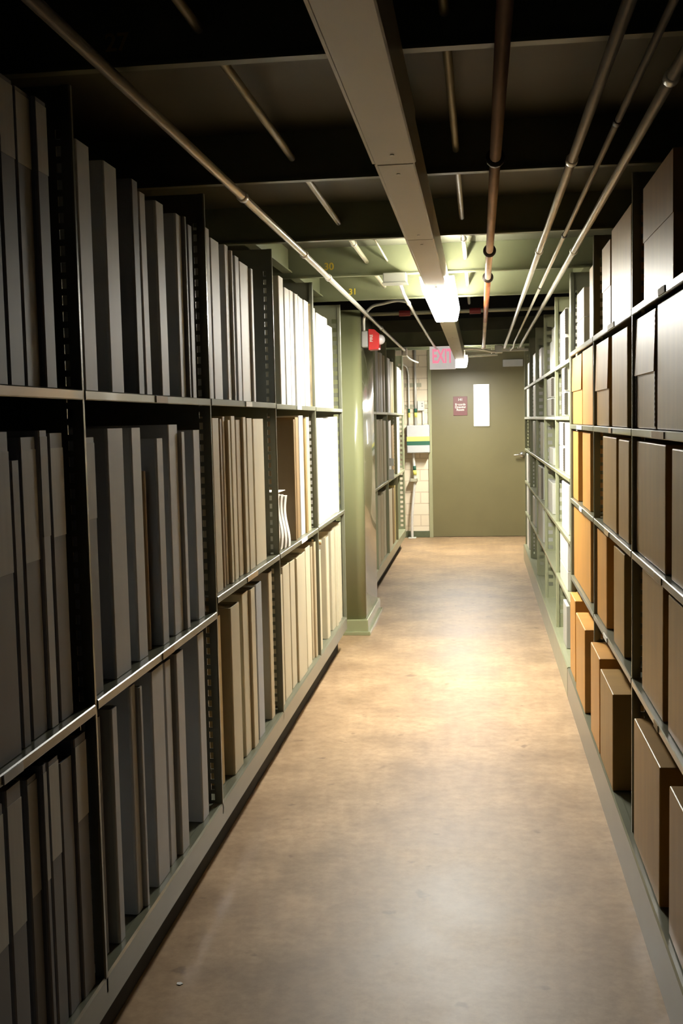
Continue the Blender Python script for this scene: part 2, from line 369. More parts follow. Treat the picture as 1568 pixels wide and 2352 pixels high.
tube_obj('end_cap', [Vector((0.042, 8.95, ZC)) - o, Vector((0.042, 8.97, ZC)) - o, Vector((0.042, 9.03, ZC)) - o, Vector((0.042, 9.045, ZC)) - o], [0.0135, 0.018, 0.018, 0.010], M['rust'], cl_)
# hanger rings carrying the pipe
for y in (3.86, 4.58):
    bm = new()
    add_tube(bm, [(0.042 + 0.02 * math.cos(a) - o.x, y - o.y, ZC + 0.02 * math.sin(a) - o.z) for a in [i * PI / 10 for i in range(21)]], 0.003, 6)
    obj('hanger_ring', bm, M['ring'], cl_)
pipe('conduit', 'thick steel conduit, leftmost of three above the right rack', 'conduit',
     [(0.214, 0.2, ZC), (0.214, 9.2, ZC)], 0.0105, M['emt'], 'steel conduits under the ceiling', (2.56, 3.92))
pipe('conduit', 'thin steel conduit, middle of three above the right rack', 'conduit',
     [(0.276, 0.2, ZC), (0.276, 8.6, ZC), (0.276, 8.85, ZC - 0.02), (0.262, 9.2, ZC - 0.02)], 0.0065, M['emt'], 'steel conduits under the ceiling', (2.25, 3.6, 5.0), 'ring')
pipe('conduit', 'steel conduit, rightmost of three above the right rack', 'conduit',
     [(0.333, 0.2, ZC), (0.338, 9.2, ZC)], 0.0105, M['emt'], 'steel conduits under the ceiling', (1.98, 3.95))
# clamps on the far bracket
t = thing('conduit_bracket', 'steel bracket and fittings joining conduits above the far door', 'bracket', (0.17, 9.2, 1.745))
obj('strut', box_bm(0, 0.24, -0.012, 0.028, 0, 0.02, 0.002), M['emt'], t)
for x in (0.044, 0.10, 0.168):
    bm = new(); add_tube(bm, [(x, -0.02, 0.03), (x, 0.03, 0.03)], 0.016, 14)
    obj('clamp', bm, M['emt'], t)
obj('fitting_box', box_bm(-0.035, 0.03, -0.02, 0.03, -0.012, 0.055, 0.006), M['emt'], t)
tag(tube_obj('conduit', smooth_path([(-0.13, 9.30, 1.78), (-0.02, 9.30, 1.78), (0.06, 9.30, 1.765), (0.11, 9.28, 1.752), (0.15, 9.25, 1.752)], 6), 0.011, M['emt']),
    'curved steel conduit, upper of two crossing above the far door', 'conduit', 'cross conduits above the far door')
t = thing('conduit', 'straight steel conduit, lower of two crossing above the far door', 'conduit', (-0.09, 9.36, 1.713), 'cross conduits above the far door')
tube_obj('tube', [(0, 0, 0.009), (0.25, -0.02, 0.015)], 0.009, M['emt'], t)
bm = new(); add_tube(bm, [(0.20, 0.03, 0.012), (0.20, 0.03, CEIL - 1.713)], 0.004, 8); add_tube(bm, [(0.20, 0.03, 0.012), (0.20, -0.016, 0.012)], 0.004, 8)
obj('hanger_rod', bm, M['emt'], t)
# conduit bracket on the left end
t = thing('conduit_fitting', 'small steel fitting ending the left conduit above the far rack', 'fitting', (-0.612, 9.16, 1.755))
obj('body', box_bm(-0.022, 0.022, -0.035, 0.035, -0.03, 0.04, 0.008), M['emt'], t)
bm = new(); add_tube(bm, smooth_path([(0.0, 0.035, -0.005), (0.03, 0.25, -0.04), (0.08, 0.55, -0.055)], 6), 0.008); obj('bent_tube', bm, M['emt'], t, True)
bm = new(); add_tube(bm, [(0.0, 0.055, -0.01), (0.0, 0.055, BEAM_B - 1.755)], 0.004, 8); obj('hanger_rod', bm, M['emt'], t)
# conduits up between the beams
for px, ratio, r, lab, k0, k1 in ((None, -0.462, 0.009, 'dull conduit passing through the beams, left of lighting channel', -2, 4), (None, -0.375, 0.004, 'thin cable tube passing through the beams, left of lighting channel', 2, 4),
                                 (None, -0.050, 0.0085, 'dull conduit passing through the beams, beside the red pipe', -2, 5)):
    pts = [(ratio, YK(k0), 1.865), (ratio, YK(k1) - 0.06, 1.865)]
    pipe('conduit', lab, 'conduit', pts, r, M['emtdull'], 'conduits threaded through the beams', (2.95, 4.15) if r > 0.005 else ())
# cross pipe in the opening
t = pipe('sprinkler_pipe', 'grey cross pipe with red couplings in the dark ceiling opening', 'pipe', [(-1.6, 6.9, 1.862), (1.6, 6.9, 1.868)], 0.012, M['emtdull'])
for x in (-0.455, -0.017):
    bm = new(); add_tube(bm, [(x + 1.6 - 0.035, 0, 0.014), (x + 1.6 + 0.035, 0, 0.014)], 0.019, 14)
    obj('red_coupling', bm, mat('red_coupling_paint', (0.25, 0.02, 0.02), 0.5), t)
# junction box, exit sign conduit and alarm
t = thing('junction_box', 'grey junction box under the ceiling beam left of lit light', 'junction box', (-0.34, 4.59, 1.765))
obj('box', box_bm(-0.048, 0.048, -0.04, 0.04, 0, 0.0415, 0.004), M['dullgrey'], t)
obj('cover_plate', box_bm(-0.052, 0.052, -0.044, 0.044, -0.003, 0.001, 0.001), M['dullgrey'], t)  # cover plate closing the underside of the box
pipe('conduit', 'steel conduit from junction box to the exit sign', 'conduit',
     smooth_path([(-0.33, 4.635, 1.785), (-0.335, 4.9, 1.783), (-0.345, 5.4, 1.783), (-0.352, 7.5, 1.785), (-0.352, 9.0, 1.785), (-0.345, 9.376, 1.79)], 4), 0.0085, M['emt'], None, (5.55, 7.6))
pipe('conduit', 'bent steel conduit curving down to the red fire alarm', 'conduit',
     smooth_path([(-0.352, 5.66, 1.80), (-0.42, 5.80, 1.826), (-0.51, 5.98, 1.832), (-0.575, 6.06, 1.828), (-0.612, 6.10, 1.803), (-0.629, 6.10, 1.765), (-0.6305, 6.10, 1.73), (-0.6305, 6.10, 1.696)], 6), 0.0085, M['emt'])
AY = 6.06
t = thing('fire_alarm', 'red fire alarm strobe on grey back box on olive column', 'alarm', (-0.643, AY, 1.60))
obj('back_box', box_bm(0, 0.040, 0, 0.085, 0.005, 0.095, 0.008, 3), M['greybox'], t)
bm = new(); prism(bm, [(0.040, -0.012), (0.094, -0.009), (0.099, 0.0), (0.099, 0.076), (0.094, 0.083), (0.084, 0.087), (0.074, 0.101), (0.040, 0.104)], 'y', -0.008, 0.095)
bmesh.ops.bevel(bm, geom=bm.edges[:], offset=0.002, segments=1, affect='EDGES')
ob = obj('housing', bm, M['red'], t)
text_obj('lettering', 'FIRE', 0.022, M['white'], (0.057, -0.0086, 0.052), (PI / 2, -PI / 2, 0), ob, 0.0004, bold=0.0006)
bm = new(); bmesh.ops.create_uvsphere(bm, u_segments=16, v_segments=10, radius=0.03); bmesh.ops.scale(bm, vec=(0.95, 1, 0.95), verts=bm.verts); bmesh.ops.translate(bm, vec=(0.101, 0.042, 0.047), verts=bm.verts)
obj('strobe_lens', bm, M['clear'], t, True)
# exit sign
EY = 9.38
ea = on_y(986, 803, EY); eb = on_y(1046, 847, EY)
t = thing('exit_sign', 'pale exit sign with red letters hanging before the door', 'sign', ((ea.x + eb.x) / 2, EY, eb.z))
ew = eb.x - ea.x; eh = 1.845 - eb.z
obj('case', box_bm(-ew / 2, ew / 2, 0, 0.05, 0, eh, 0.004), M['exitface'], t)
text_obj('lettering', 'EXIT', 0.168, M['exittext'], (0, -0.0008, eh * 0.47), (PI / 2, 0, 0), t, 0.0008, bold=0.005).scale = (0.52, 0.98, 1.0)
bm = new(); add_tube(bm, [(0, 0.025, eh), (0, 0.025, CEIL - eb.z)], 0.008); obj('stem', bm, M['emt'], t)

# ------------------------------------------------------------------ column
CX0, CX1, CY0, CY1 = -1.20, -0.643, 6.02, 6.76
t = thing('column', 'olive green painted column with stepped base beside left rack', 'column', ((CX0 + CX1) / 2, (CY0 + CY1) / 2, 0))
hx, hy = (CX1 - CX0) / 2, (CY1 - CY0) / 2
def rounded(hx, hy, r, n=6):
    pts = []
    for cx, cy, a0 in ((hx - r, hy - r, 0), (-hx + r, hy - r, PI / 2), (-hx + r, -hy + r, PI), (hx - r, -hy + r, 1.5 * PI)):
        for i in range(n + 1):
            a = a0 + i * PI / 2 / n; pts.append((cx + r * math.cos(a), cy + r * math.sin(a)))
    return pts
bm = new(); prism(bm, rounded(hx, hy, 0.05), 'z', 0.07, BEAM_B)
sh_ = obj('shaft', bm, M['column'], t)
for p in sh_.data.polygons: p.use_smooth = len(p.vertices) == 4
obj('base_moulding', box_bm(-hx - 0.012, hx + 0.012, -hy - 0.015, hy + 0.012, 0.012, 0.085, 0.006), M['column'], t)
obj('plinth', box_bm(-hx - 0.027, hx + 0.027, -hy - 0.04, hy + 0.03, 0, 0.02, 0.003), M['column'], t)

# ------------------------------------------------------------------ far wall electrical kit
WY = WALL_Y
def wp(px, py, y=None): return on_y(px, py, y or WY - 0.03)
pa = on_y(933.5, 977, WY - 0.16); pb = on_y(986.5, 1040, WY - 0.16)
t = thing('electrical_panel', 'grey electrical panel with yellow and green stripe on block wall', 'panel', ((pa.x + pb.x) / 2, WY - 0.16, pb.z))
pw = (pb.x - pa.x) / 2; ph = pa.z - pb.z
obj('enclosure', box_bm(-pw, pw, 0, 0.16, 0, ph, 0.004), M['greybox'], t)
za = on_y(950, 1003, WY - 0.16).z - pb.z; zb_ = on_y(950, 1013.5, WY - 0.16).z - pb.z; zc = on_y(950, 1023, WY - 0.16).z - pb.z
obj('yellow_stripe', box_bm(-pw - 0.001, pw + 0.001, -0.0012, 0.05, zb_, za), M['yellowband'], t)
obj('green_stripe', box_bm(-pw - 0.001, pw + 0.001, -0.0012, 0.05, zc, zb_), M['greenband'], t)
obj('cover_lip', box_bm(-pw + 0.006, pw, -0.004, 0.0, 0.006, zc - 0.004, 0.001), M['greybox'], t)
def wall_conduit(label, pts, r, bands=()):
    t = thing('conduit', label, 'conduit', pts[-1], 'wall conduits around the electrical panel')
    o = Vector(pts[-1])
    tube_obj('tube', [Vector(p) - o for p in pts], r, M['emt'], t)
    for z1, z0, m, nm in bands:
        x = pts[-1][0] - o.x
        xx = pts[0][0] if len(pts) == 2 else pts[-1][0]
        tube_obj(nm, [(0 if len(pts) != 2 else 0, 0, z0 - o.z), (0, 0, z1 - o.z)], r * 1.12, m, t)
    return t
a = wp(937.5, 850); c = wp(937.5, 978)
g1, y1_, y2_ = wp(937, 939).z, wp(937, 948).z, wp(937, 959).z
wall_conduit('bent wall conduit with green and yellow bands, left above panel', smooth_path([(a.x - 0.06, WY - 0.05, a.z + 0.055), (a.x - 0.02, WY - 0.04, a.z + 0.03), (a.x - 0.003, WY - 0.03, a.z - 0.03), (a.x, WY - 0.03, a.z - 0.09), (a.x, WY - 0.03, c.z)], 6), 0.009,
             ((g1, y1_, M['greenband'], 'green_band'), (y1_, y2_, M['yellowband'], 'yellow_band')))
a = wp(952, 800); c = wp(952, 978)
wall_conduit('straight wall conduit with green and yellow bands, centre above panel', [(a.x, WY - 0.03, a.z), (a.x, WY - 0.03, c.z)], 0.013,
             ((g1, y1_, M['greenband'], 'green_band'), (y1_, y2_, M['yellowband'], 'yellow_band')))
a = wp(971, 942); c = wp(971, 978)
wall_conduit('short wall conduit below the white switch box', [(a.x, WY - 0.02, a.z), (a.x, WY - 0.02, c.z)], 0.009)
sa_ = wp(958, 921, WY - 0.05); sb_ = wp(974.5, 943, WY - 0.05)
t = thing('switch_box', 'white switch box on block wall above electrical panel', 'switch', ((sa_.x + sb_.x) / 2, WY - 0.05, sb_.z))
w_ = (sb_.x - sa_.x) / 2; h_ = sa_.z - sb_.z
obj('box', box_bm(-w_, w_, 0, 0.05, 0, h_, 0.004), M['white'], t)
bm = new()
for z in (0.4, 0.66): add_box(bm, w_ * 0.25, w_ * 0.45, -0.001, 0.004, h_ * z, h_ * z + 0.012)
obj('slots', bm, M['black'], t)
# floor conduit
a = wp(949, 1040, WY - 0.07); b_ = wp(953, 1098, WY - 0.07); c = wp(946.5, 1240, WY - 0.09)
pts = smooth_path([(a.x, WY - 0.07, a.z), (a.x + 0.006, WY - 0.07, (a.z + b_.z) / 2), (b_.x, WY - 0.07, b_.z), (c.x + 0.004, WY - 0.085, 0.25), (c.x, WY - 0.09, 0.0)], 6)
t = thing('conduit', 'steel floor conduit with green and yellow bands below panel', 'conduit', pts[-1], 'wall conduits around the electrical panel')
o = pts[-1]
tube_obj('tube', [p - o for p in pts], 0.0135, M['emt'], t)
z1, z2, z3 = wp(950, 1070, WY - 0.07).z, wp(950, 1080, WY - 0.07).z, wp(950, 1091, WY - 0.07).z
xm = (a.x + b_.x) / 2 + 0.004
tube_obj('green_band', [Vector((xm, WY - 0.07, z2)) - o, Vector((xm - 0.002, WY - 0.07, z1)) - o], 0.016, M['greenband'], t)
tube_obj('yellow_band', [Vector((xm + 0.002, WY - 0.07, z3)) - o, Vector((xm, WY - 0.07, z2)) - o], 0.018, M['yellowband'], t)
obj('clamp', box_bm(b_.x - o.x - 0.05, b_.x - o.x + 0.022, -0.025, 0.09, b_.z - 0.035, b_.z - 0.005, 0.003), M['emtdull'], t)
obj('floor_flange', box_bm(-0.04, 0.04, -0.035, 0.05, 0, 0.01, 0.003), M['emt'], t)
for (px0, px1, py, lab) in ((930, 967, 885, 'upper steel strut rail on block wall behind conduits'), (930, 987, 934, 'lower steel strut rail on block wall behind conduits')):
    a = on_y(px0, py, WY - 0.02); b_ = on_y(px1, py, WY - 0.02)
    t = thing('strut_rail', lab, 'rail', (a.x, WY, a.z - 0.02), 'strut rails on the block wall')
    bm = new()
    prism(bm, [(-0.018, 0), (0, 0), (0, 0.04), (-0.018, 0.04), (-0.018, 0.028), (-0.006, 0.028), (-0.006, 0.012), (-0.018, 0.012)], 'x', 0, b_.x - a.x)
    obj('rail', bm, M['emtdull'], t)

# ------------------------------------------------------------------ steel shelving
def perforated(bm, depth0, depth1, z0, z1, y, slots, thick=0.003):
    """plate in the x/z plane (x measured back from the front edge) with a column of holes"""
    s0, s1, h, pitch, za, zb = slots
    us = [depth0, s0, s1, depth1]
    zs = [z0]; holes = []
    z = za
    while z + h < zb:
        holes.append(len(zs)); zs += [z, z + h]; z += pitch
    zs.append(z1)
    V = {}
    def v(i, j, yy):
        k = (i, j, yy)
        if k not in V: V[k] = bm.verts.new((us[i], yy, zs[j]))
        return V[k]
    ya, yb = y - thick / 2, y + thick / 2
    hs = set(holes)
    cells = [(i, j) for i in range(3) for j in range(len(zs) - 1) if not (i == 1 and j in hs)]
    cs = set(cells)
    for i, j in cells:
        bm.faces.new((v(i, j, ya), v(i + 1, j, ya), v(i + 1, j + 1, ya), v(i, j + 1, ya)))
        bm.faces.new((v(i, j, yb), v(i, j + 1, yb), v(i + 1, j + 1, yb), v(i + 1, j, yb)))
        for di, dj, e in ((-1, 0, ((i, j), (i, j + 1))), (1, 0, ((i + 1, j), (i + 1, j + 1))), (0, -1, ((i, j), (i + 1, j))), (0, 1, ((i, j + 1), (i + 1, j + 1)))):
            if (i + di, j + dj) not in cs:
                (a, b), (c, d) = e
                bm.faces.new((v(a, b, ya), v(c, d, ya), v(c, d, yb), v(a, b, yb)))
SMALL = (0.022, 0.031, 0.017, 0.0285, 0.16, 1.74)
LADDER = (0.020, 0.046, 0.022, 0.044, 0.20, 1.74)
def rack(name, label, side, ys, top, levels, base_z, fascia, ladder_at=(), base_front=None, paint='steel'):
    """side: -1 left of the aisle, +1 right. Local x runs back from the front edge."""
    X = XL if side < 0 else XR
    t = thing(name, label, 'shelving', (X, ys[0], 0), 'steel book stacks')
    sx = side
    def put(nm, bm, parent=t, m=paint):
        bmesh.ops.scale(bm, vec=(sx, 1, 1), verts=bm.verts)
        return obj(nm, bm, M[m], parent)
    for i, y in enumerate(ys):
        bm = new(); yy = y - ys[0]
        prism(bm, [(0.0, yy - 0.004), (0.0, yy + 0.004), (0.003, yy + 0.0065), (0.016, yy + 0.0065), (0.016, yy - 0.0065), (0.003, yy - 0.0065)], 'z', base_z - 0.03, top)
        perforated(bm, 0.014, DEEP, base_z - 0.03, top, yy, LADDER if i in ladder_at else SMALL)
        put('upright', bm)
    bf = base_front if base_front is not None else 0.0
    for i in range(len(ys) - 1):
        a, b = ys[i] - ys[0] + 0.0075, ys[i + 1] - ys[0] - 0.0075
        for z in levels[i]:
            bm = new()
            prism(bm, [(-0.001, z - 0.018), (-0.002, z - 0.016), (-0.002, z - 0.002), (0.0, z), (DEEP, z), (DEEP, z - 0.003), (0.004, z - 0.003), (0.004, z - 0.018)], 'y', a, b)
            s = put('shelf', bm)
            s['_z'] = z; s['_bay'] = i
    L = ys[-1] - ys[0]
    z0, z1 = fascia
    bm = new()
    prism(bm, [(bf, z0), (bf, z1 - 0.004), (bf + 0.004, z1), (bf + 0.022, z1), (bf + 0.026, base_z), (DEEP, base_z), (DEEP, base_z - 0.01), (bf + 0.02, z0)], 'y', -0.007, L + 0.007)
    put('base_shelf', bm)
    if z0 > 0.03:
        put('kick_plate', box_bm(0.05, 0.06, 0, L, 0, z0 + 0.02), m='void')
    put('back_panel', box_bm(DEEP, DEEP + 0.004, -0.007, L + 0.007, 0, top))
    return t
ysA = [YK(k) for k in (-1, 0, 1, 2, 3, 4)]
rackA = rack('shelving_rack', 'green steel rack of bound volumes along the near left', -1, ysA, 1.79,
             [(1.265, 0.698), (1.265, 0.703), (1.266, 0.741), (1.264, 0.741), (1.262, 0.743)], 0.181, (0.118, 0.182), ladder_at=(5,), paint='steelshade')
ysB = [6.83, YK(6), YK(7), YK(8), YK(9) - 0.02]
rackB = rack('shelving_rack', 'green steel rack of bound volumes behind the olive column', -1, ysB, 1.79,
             [(1.258, 0.737)] * 4, 0.174, (0.105, 0.175), ladder_at=(4,))
ysN = [YK(0), YK(1), YK(2), YK(3)]
rackN = rack('shelving_rack', 'shaded steel rack of brown archive boxes along the near right', 1, ysN, 1.79,
             [(1.462, 1.165, 0.858, 0.532)] * 3, 0.1295, (0.0, 0.13), base_front=-0.016, paint='steelshade')
ysF = [YK(3) + 0.03, YK(4), YK(5), YK(6), YK(7), YK(8)]
rackF = rack('shelving_rack', 'pale green steel rack with white boxes on the far right', 1, ysF, 1.79,
             [(1.443, 1.2, 0.9375, 0.67, 0.41)] * 5, 0.1295, (0.0, 0.13), ladder_at=(1, 2, 3), base_front=-0.016)
# label holders and paper tags on shelf lips
def holder(rk, bay, z, y0, y1, m):
    s = [c for c in rk.children if c.name.startswith('shelf') and c.get('_bay') == bay and abs(c['_z'] - z) < 0.02]
    if not s: return
    side = -1 if rk in (rackA, rackB) else 1
    oy = rk.location.y
    obj('label_holder', box_bm(-0.0045 * side, -0.002 * side, y0 - oy, y1 - oy, z - 0.0165, z - 0.002), M[m], s[0])
for (bay, z, x0, x1, py, m) in ((1, 1.265, 355, 381, 916, 'tanpaper'), (2, 1.266, 562, 576, 925, 'paper'), (1, 0.703, 370, 396, 1490, 'tanpaper'), (0, 0.698, 2, 48, 1765, 'paper'),
                                (2, 0.741, 566, 590, 1322, 'tanpaper'), (3, 0.741, 690, 704, 1243, 'paper'), (3, 1.264, 680, 690, 931, 'paper')):
    holder(rackA, bay, z, on_x(x0, py, XL)[1], on_x(x1, py, XL)[1], m)
for (bay, z, x0, x1, py, m) in ((0, 1.462, 1515, 1530, 668, 'paper'), (1, 1.462, 1398, 1412, 745, 'paper'), (0, 1.165, 1500, 1528, 990, 'tanpaper'), (1, 1.165, 1400, 1406, 985, 'tanpaper'), (2, 1.165, 1326, 1338, 980, 'paper'),
                                (0, 0.532, 1505, 1514, 1640, 'tanpaper'), (1, 0.858, 1390, 1400, 1225, 'tanpaper'), (0, 0.858, 1505, 1522, 1320, 'tanpaper'), (2, 0.858, 1332, 1338, 1165, 'paper'), (1, 0.532, 1388, 1396, 1450, 'paper')):
    holder(rackN, bay, z, on_x(x1, py, XR)[1], on_x(x0, py, XR)[1], m)
for c in list(rackA.children) + list(rackB.children) + list(rackN.children) + list(rackF.children):
    for k in ('_z', '_bay'):
        if k in c: del c[k]

def clampy(y0, y1, ys, m):
    mid = (y0 + y1) / 2
    for a, b in zip(ys, ys[1:]):
        if a <= mid <= b: return max(y0, a + m), min(y1, b - m)
    return y0, y1
# ------------------------------------------------------------------ bound volumes
ORD = ['first', 'second', 'third', 'fourth', 'fifth', 'sixth', 'seventh', 'eighth', 'ninth', 'tenth', 'eleventh', 'twelfth', 'thirteenth', 'fourteenth']
XS = -0.708      # plane of the spines
def volume(y0, y1, z0, z1, col, label, group, back=0.0, lean=0.0, lab=None, depth=0.37, ragged=0):
    T = y1 - y0; Hh = z1 - z0
    z0 += 0.0012; Hh = z1 - z0
    t = thing('bound_volume', label, 'book', (XS - back, y0, z0), group)
    r = min(0.005, T * 0.3); b = min(0.003, T * 0.2)
    out = [(-depth, 0), (-r, 0), (-r * 0.3, r * 0.3), (0, r), (0, T - r), (-r * 0.3, T - r * 0.3), (-r, T), (-depth, T), (-depth, T - b), (-r - b * 0.4, T - b), (-b, T - r - b * 0.2), (-b, r + b * 0.2), (-r - b * 0.4, b), (-depth, b)]
    bm = new()
    A = [bm.verts.new((u, v, 0)) for u, v in out]; n = len(out)
    B = [bm.verts.new((u, v, Hh + (0.004 * math.sin(i * 2.1 + y0 * 50) if ragged else 0))) for i, (u, v) in enumerate(out)]
    for i in range(n): bm.faces.new((A[i], A[(i + 1) % n], B[(i + 1) % n], B[i]))
    half = n // 2
    for i in range(half - 1):
        bm.faces.new((A[i], A[n - 1 - i], A[n - 2 - i], A[i + 1])); bm.faces.new((B[i], B[i + 1], B[n - 2 - i], B[n - 1 - i]))
    obj('cover', bm, M['v_' + col], t)
    obj('pages', box_bm(-depth + 0.008, -b - 0.0005, b + 0.0002, T - b - 0.0002, 0.003, Hh - 0.008), M['pages'], t)
    if lab:
        obj('spine_label', box_bm(-0.001, 0.0008, r * 0.7, T - r * 0.7, lab[0] - z0, lab[1] - z0), M['vlabel'], t)
    if lean:
        t.rotation_euler = (lean, 0, 0); t.location.y += math.sin(lean) * Hh; t.location.z += 0.0005 + T * 0.0
    return t
def row(bay, shelf, py, z0, ztop, items, frm='left'):
    """items: (x0, x1, colour[, dict]) measured along the pixel row py"""
    n = len(items); prev = -9
    for i, it in enumerate(items):
        x0, x1, c = it[:3]; op = dict(it[3]) if len(it) > 3 else {}
        bk = op.get('back', 0.004 * ((i * 7) % 3))
        y0 = on_x(x0, py, XS - bk)[1]; y1 = on_x(x1, py, XS - bk)[1]
        y0, y1 = clampy(y0 + 0.0008, y1 - 0.0008, ysA + ysB, 0.0085)
        y0 = max(y0, prev + 0.0008); prev = y1 + op.get('lean', 0.0) * 0.5
        z1 = op.get('top', ztop + 0.006 * math.sin(i * 2.7 + len(bay)))
        k = i if frm == 'left' else n - 1 - i
        nm = VC[c][0] + (' volume with pale label' if op.get('lab') else ' bound volume')
        label = f'{nm}, {ORD[k]} from {frm}, {shelf} shelf, {bay}'
        volume(y0, y1, z0, z1, c, label, f'bound volumes on the {shelf} shelf, {bay}', bk, op.get('lean', 0.0), op.get('lab'), ragged=op.get('rag', 0))
b1, b2, b3, b4, b5 = ['%s bay of left rack' % s for s in ('nearest', 'second', 'third', 'fourth', 'fifth')]
def labz(px, py0, py1): return (on_x(px, py1, XS)[2], on_x(px, py0, XS)[2])
# nearest bay
L1 = dict(lab=(1.617, 1.728), top=1.735)
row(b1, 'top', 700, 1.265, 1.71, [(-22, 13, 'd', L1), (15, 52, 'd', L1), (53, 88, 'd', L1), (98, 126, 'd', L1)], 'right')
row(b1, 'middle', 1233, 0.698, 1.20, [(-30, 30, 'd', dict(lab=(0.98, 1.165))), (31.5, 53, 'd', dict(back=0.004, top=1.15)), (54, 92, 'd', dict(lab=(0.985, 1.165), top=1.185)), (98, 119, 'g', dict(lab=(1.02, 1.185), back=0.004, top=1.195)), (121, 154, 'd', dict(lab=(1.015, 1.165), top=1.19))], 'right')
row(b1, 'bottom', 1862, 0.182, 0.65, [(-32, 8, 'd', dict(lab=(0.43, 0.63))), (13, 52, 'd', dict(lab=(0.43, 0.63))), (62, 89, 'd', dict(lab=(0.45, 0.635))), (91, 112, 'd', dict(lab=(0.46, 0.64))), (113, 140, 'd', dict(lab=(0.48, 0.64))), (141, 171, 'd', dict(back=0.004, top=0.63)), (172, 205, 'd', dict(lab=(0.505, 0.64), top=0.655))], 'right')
# second bay
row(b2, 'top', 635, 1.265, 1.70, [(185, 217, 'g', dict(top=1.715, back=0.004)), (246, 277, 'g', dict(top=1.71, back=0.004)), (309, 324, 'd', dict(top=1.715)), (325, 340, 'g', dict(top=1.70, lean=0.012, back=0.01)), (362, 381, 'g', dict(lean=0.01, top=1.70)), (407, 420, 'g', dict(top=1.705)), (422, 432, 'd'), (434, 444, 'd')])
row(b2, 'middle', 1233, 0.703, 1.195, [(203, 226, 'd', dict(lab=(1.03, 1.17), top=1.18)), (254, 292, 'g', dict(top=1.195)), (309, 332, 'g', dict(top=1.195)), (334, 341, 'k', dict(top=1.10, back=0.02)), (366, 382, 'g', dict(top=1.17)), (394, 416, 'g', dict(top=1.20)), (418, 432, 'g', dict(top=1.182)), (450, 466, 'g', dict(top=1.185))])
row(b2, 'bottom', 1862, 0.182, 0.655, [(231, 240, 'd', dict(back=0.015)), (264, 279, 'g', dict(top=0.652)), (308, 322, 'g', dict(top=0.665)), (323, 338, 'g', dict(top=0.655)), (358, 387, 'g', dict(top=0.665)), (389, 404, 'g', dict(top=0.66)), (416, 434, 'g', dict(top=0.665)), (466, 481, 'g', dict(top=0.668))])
# third bay
row(b3, 'top', 781, 1.266, 1.70, [(479, 488, 'g', dict(top=1.715)), (489.5, 509, 'g', dict(top=1.70)), (521, 530, 'g', dict(top=1.71)), (531, 540, 'g', dict(top=1.70)), (544, 553.5, 'g', dict(top=1.695)), (554.5, 574, 'w', dict(top=1.69)), (575, 585, 'g', dict(top=1.685))])
row(b3, 'middle', 1030, 0.741, 1.215, [(488, 504, 'c'), (505.5, 511, 'k'), (512, 518, 'b'), (519.5, 530, 'c'), (531.5, 541, 'c'), (542, 553, 'b'), (555, 566, 'c'), (567.5, 580, 'c'), (582, 606, 'c')])
row(b3, 'bottom', 1542, 0.182, 0.68, [(502.5, 510, 't', dict(top=0.665, back=0.02)), (533, 554, 'c', dict(top=0.672)), (560, 574.5, 'c', dict(top=0.684)), (575.5, 590.5, 'c', dict(top=0.684)), (592, 606, 'l', dict(top=0.684)), (622, 630, 'b', dict(top=0.69))])
# fourth bay
row(b4, 'top', 781, 1.264, 1.695, [(643, 653, 'w', dict(top=1.725)), (656, 666.5, 'w', dict(top=1.70)), (667.5, 675, 'w', dict(top=1.705)), (676, 686, 'w', dict(top=1.70, rag=1)), (687, 697, 'w', dict(top=1.70, rag=1)), (700, 710, 'w', dict(top=1.705)), (711, 715, 'y', dict(top=1.70)), (716, 724.5, 'w', dict(top=1.695))])
row(b4, 'middle', 1030, 0.741, 1.215, [(675.5, 678.5, 'k'), (679.5, 686, 'k'), (688, 697, 'w', dict(top=1.225)), (698, 703, 't'), (704, 711, 'b')])
row(b4, 'bottom', 1506, 0.182, 0.672, [(647.5, 653, 'c', dict(top=0.655)), (654, 669.5, 'c', dict(top=0.675)), (671, 682, 'c', dict(top=0.67)), (686, 706, 'c', dict(top=0.672, rag=1)), (707, 717.5, 'c', dict(top=0.682)), (719, 723, 'b'), (724.5, 732.5, 'b', dict(top=0.682))])
# fifth bay
row(b5, 'top', 781, 1.262, 1.67, [(728, 743, 'w', dict(top=1.68)), (744, 752, 'w', dict(top=1.685)), (753, 763, 'w', dict(top=1.66))])
row(b5, 'middle', 1030, 0.743, 1.215, [(730, 743.5, 'w'), (744.5, 756.5, 'w'), (757.5, 767.5, 'w'), (768.5, 776, 'w', dict(top=1.222))])
row(b5, 'bottom', 1361, 0.182, 0.66, [(734, 738.5, 'c', dict(top=0.63)), (751.5, 757, 'c', dict(top=0.66)), (763.5, 770, 'c', dict(top=0.668)), (770.8, 777, 'c', dict(top=0.675)), (778, 782.5, 'c', dict(top=0.672)), (783, 787.3, 'c', dict(top=0.68))])
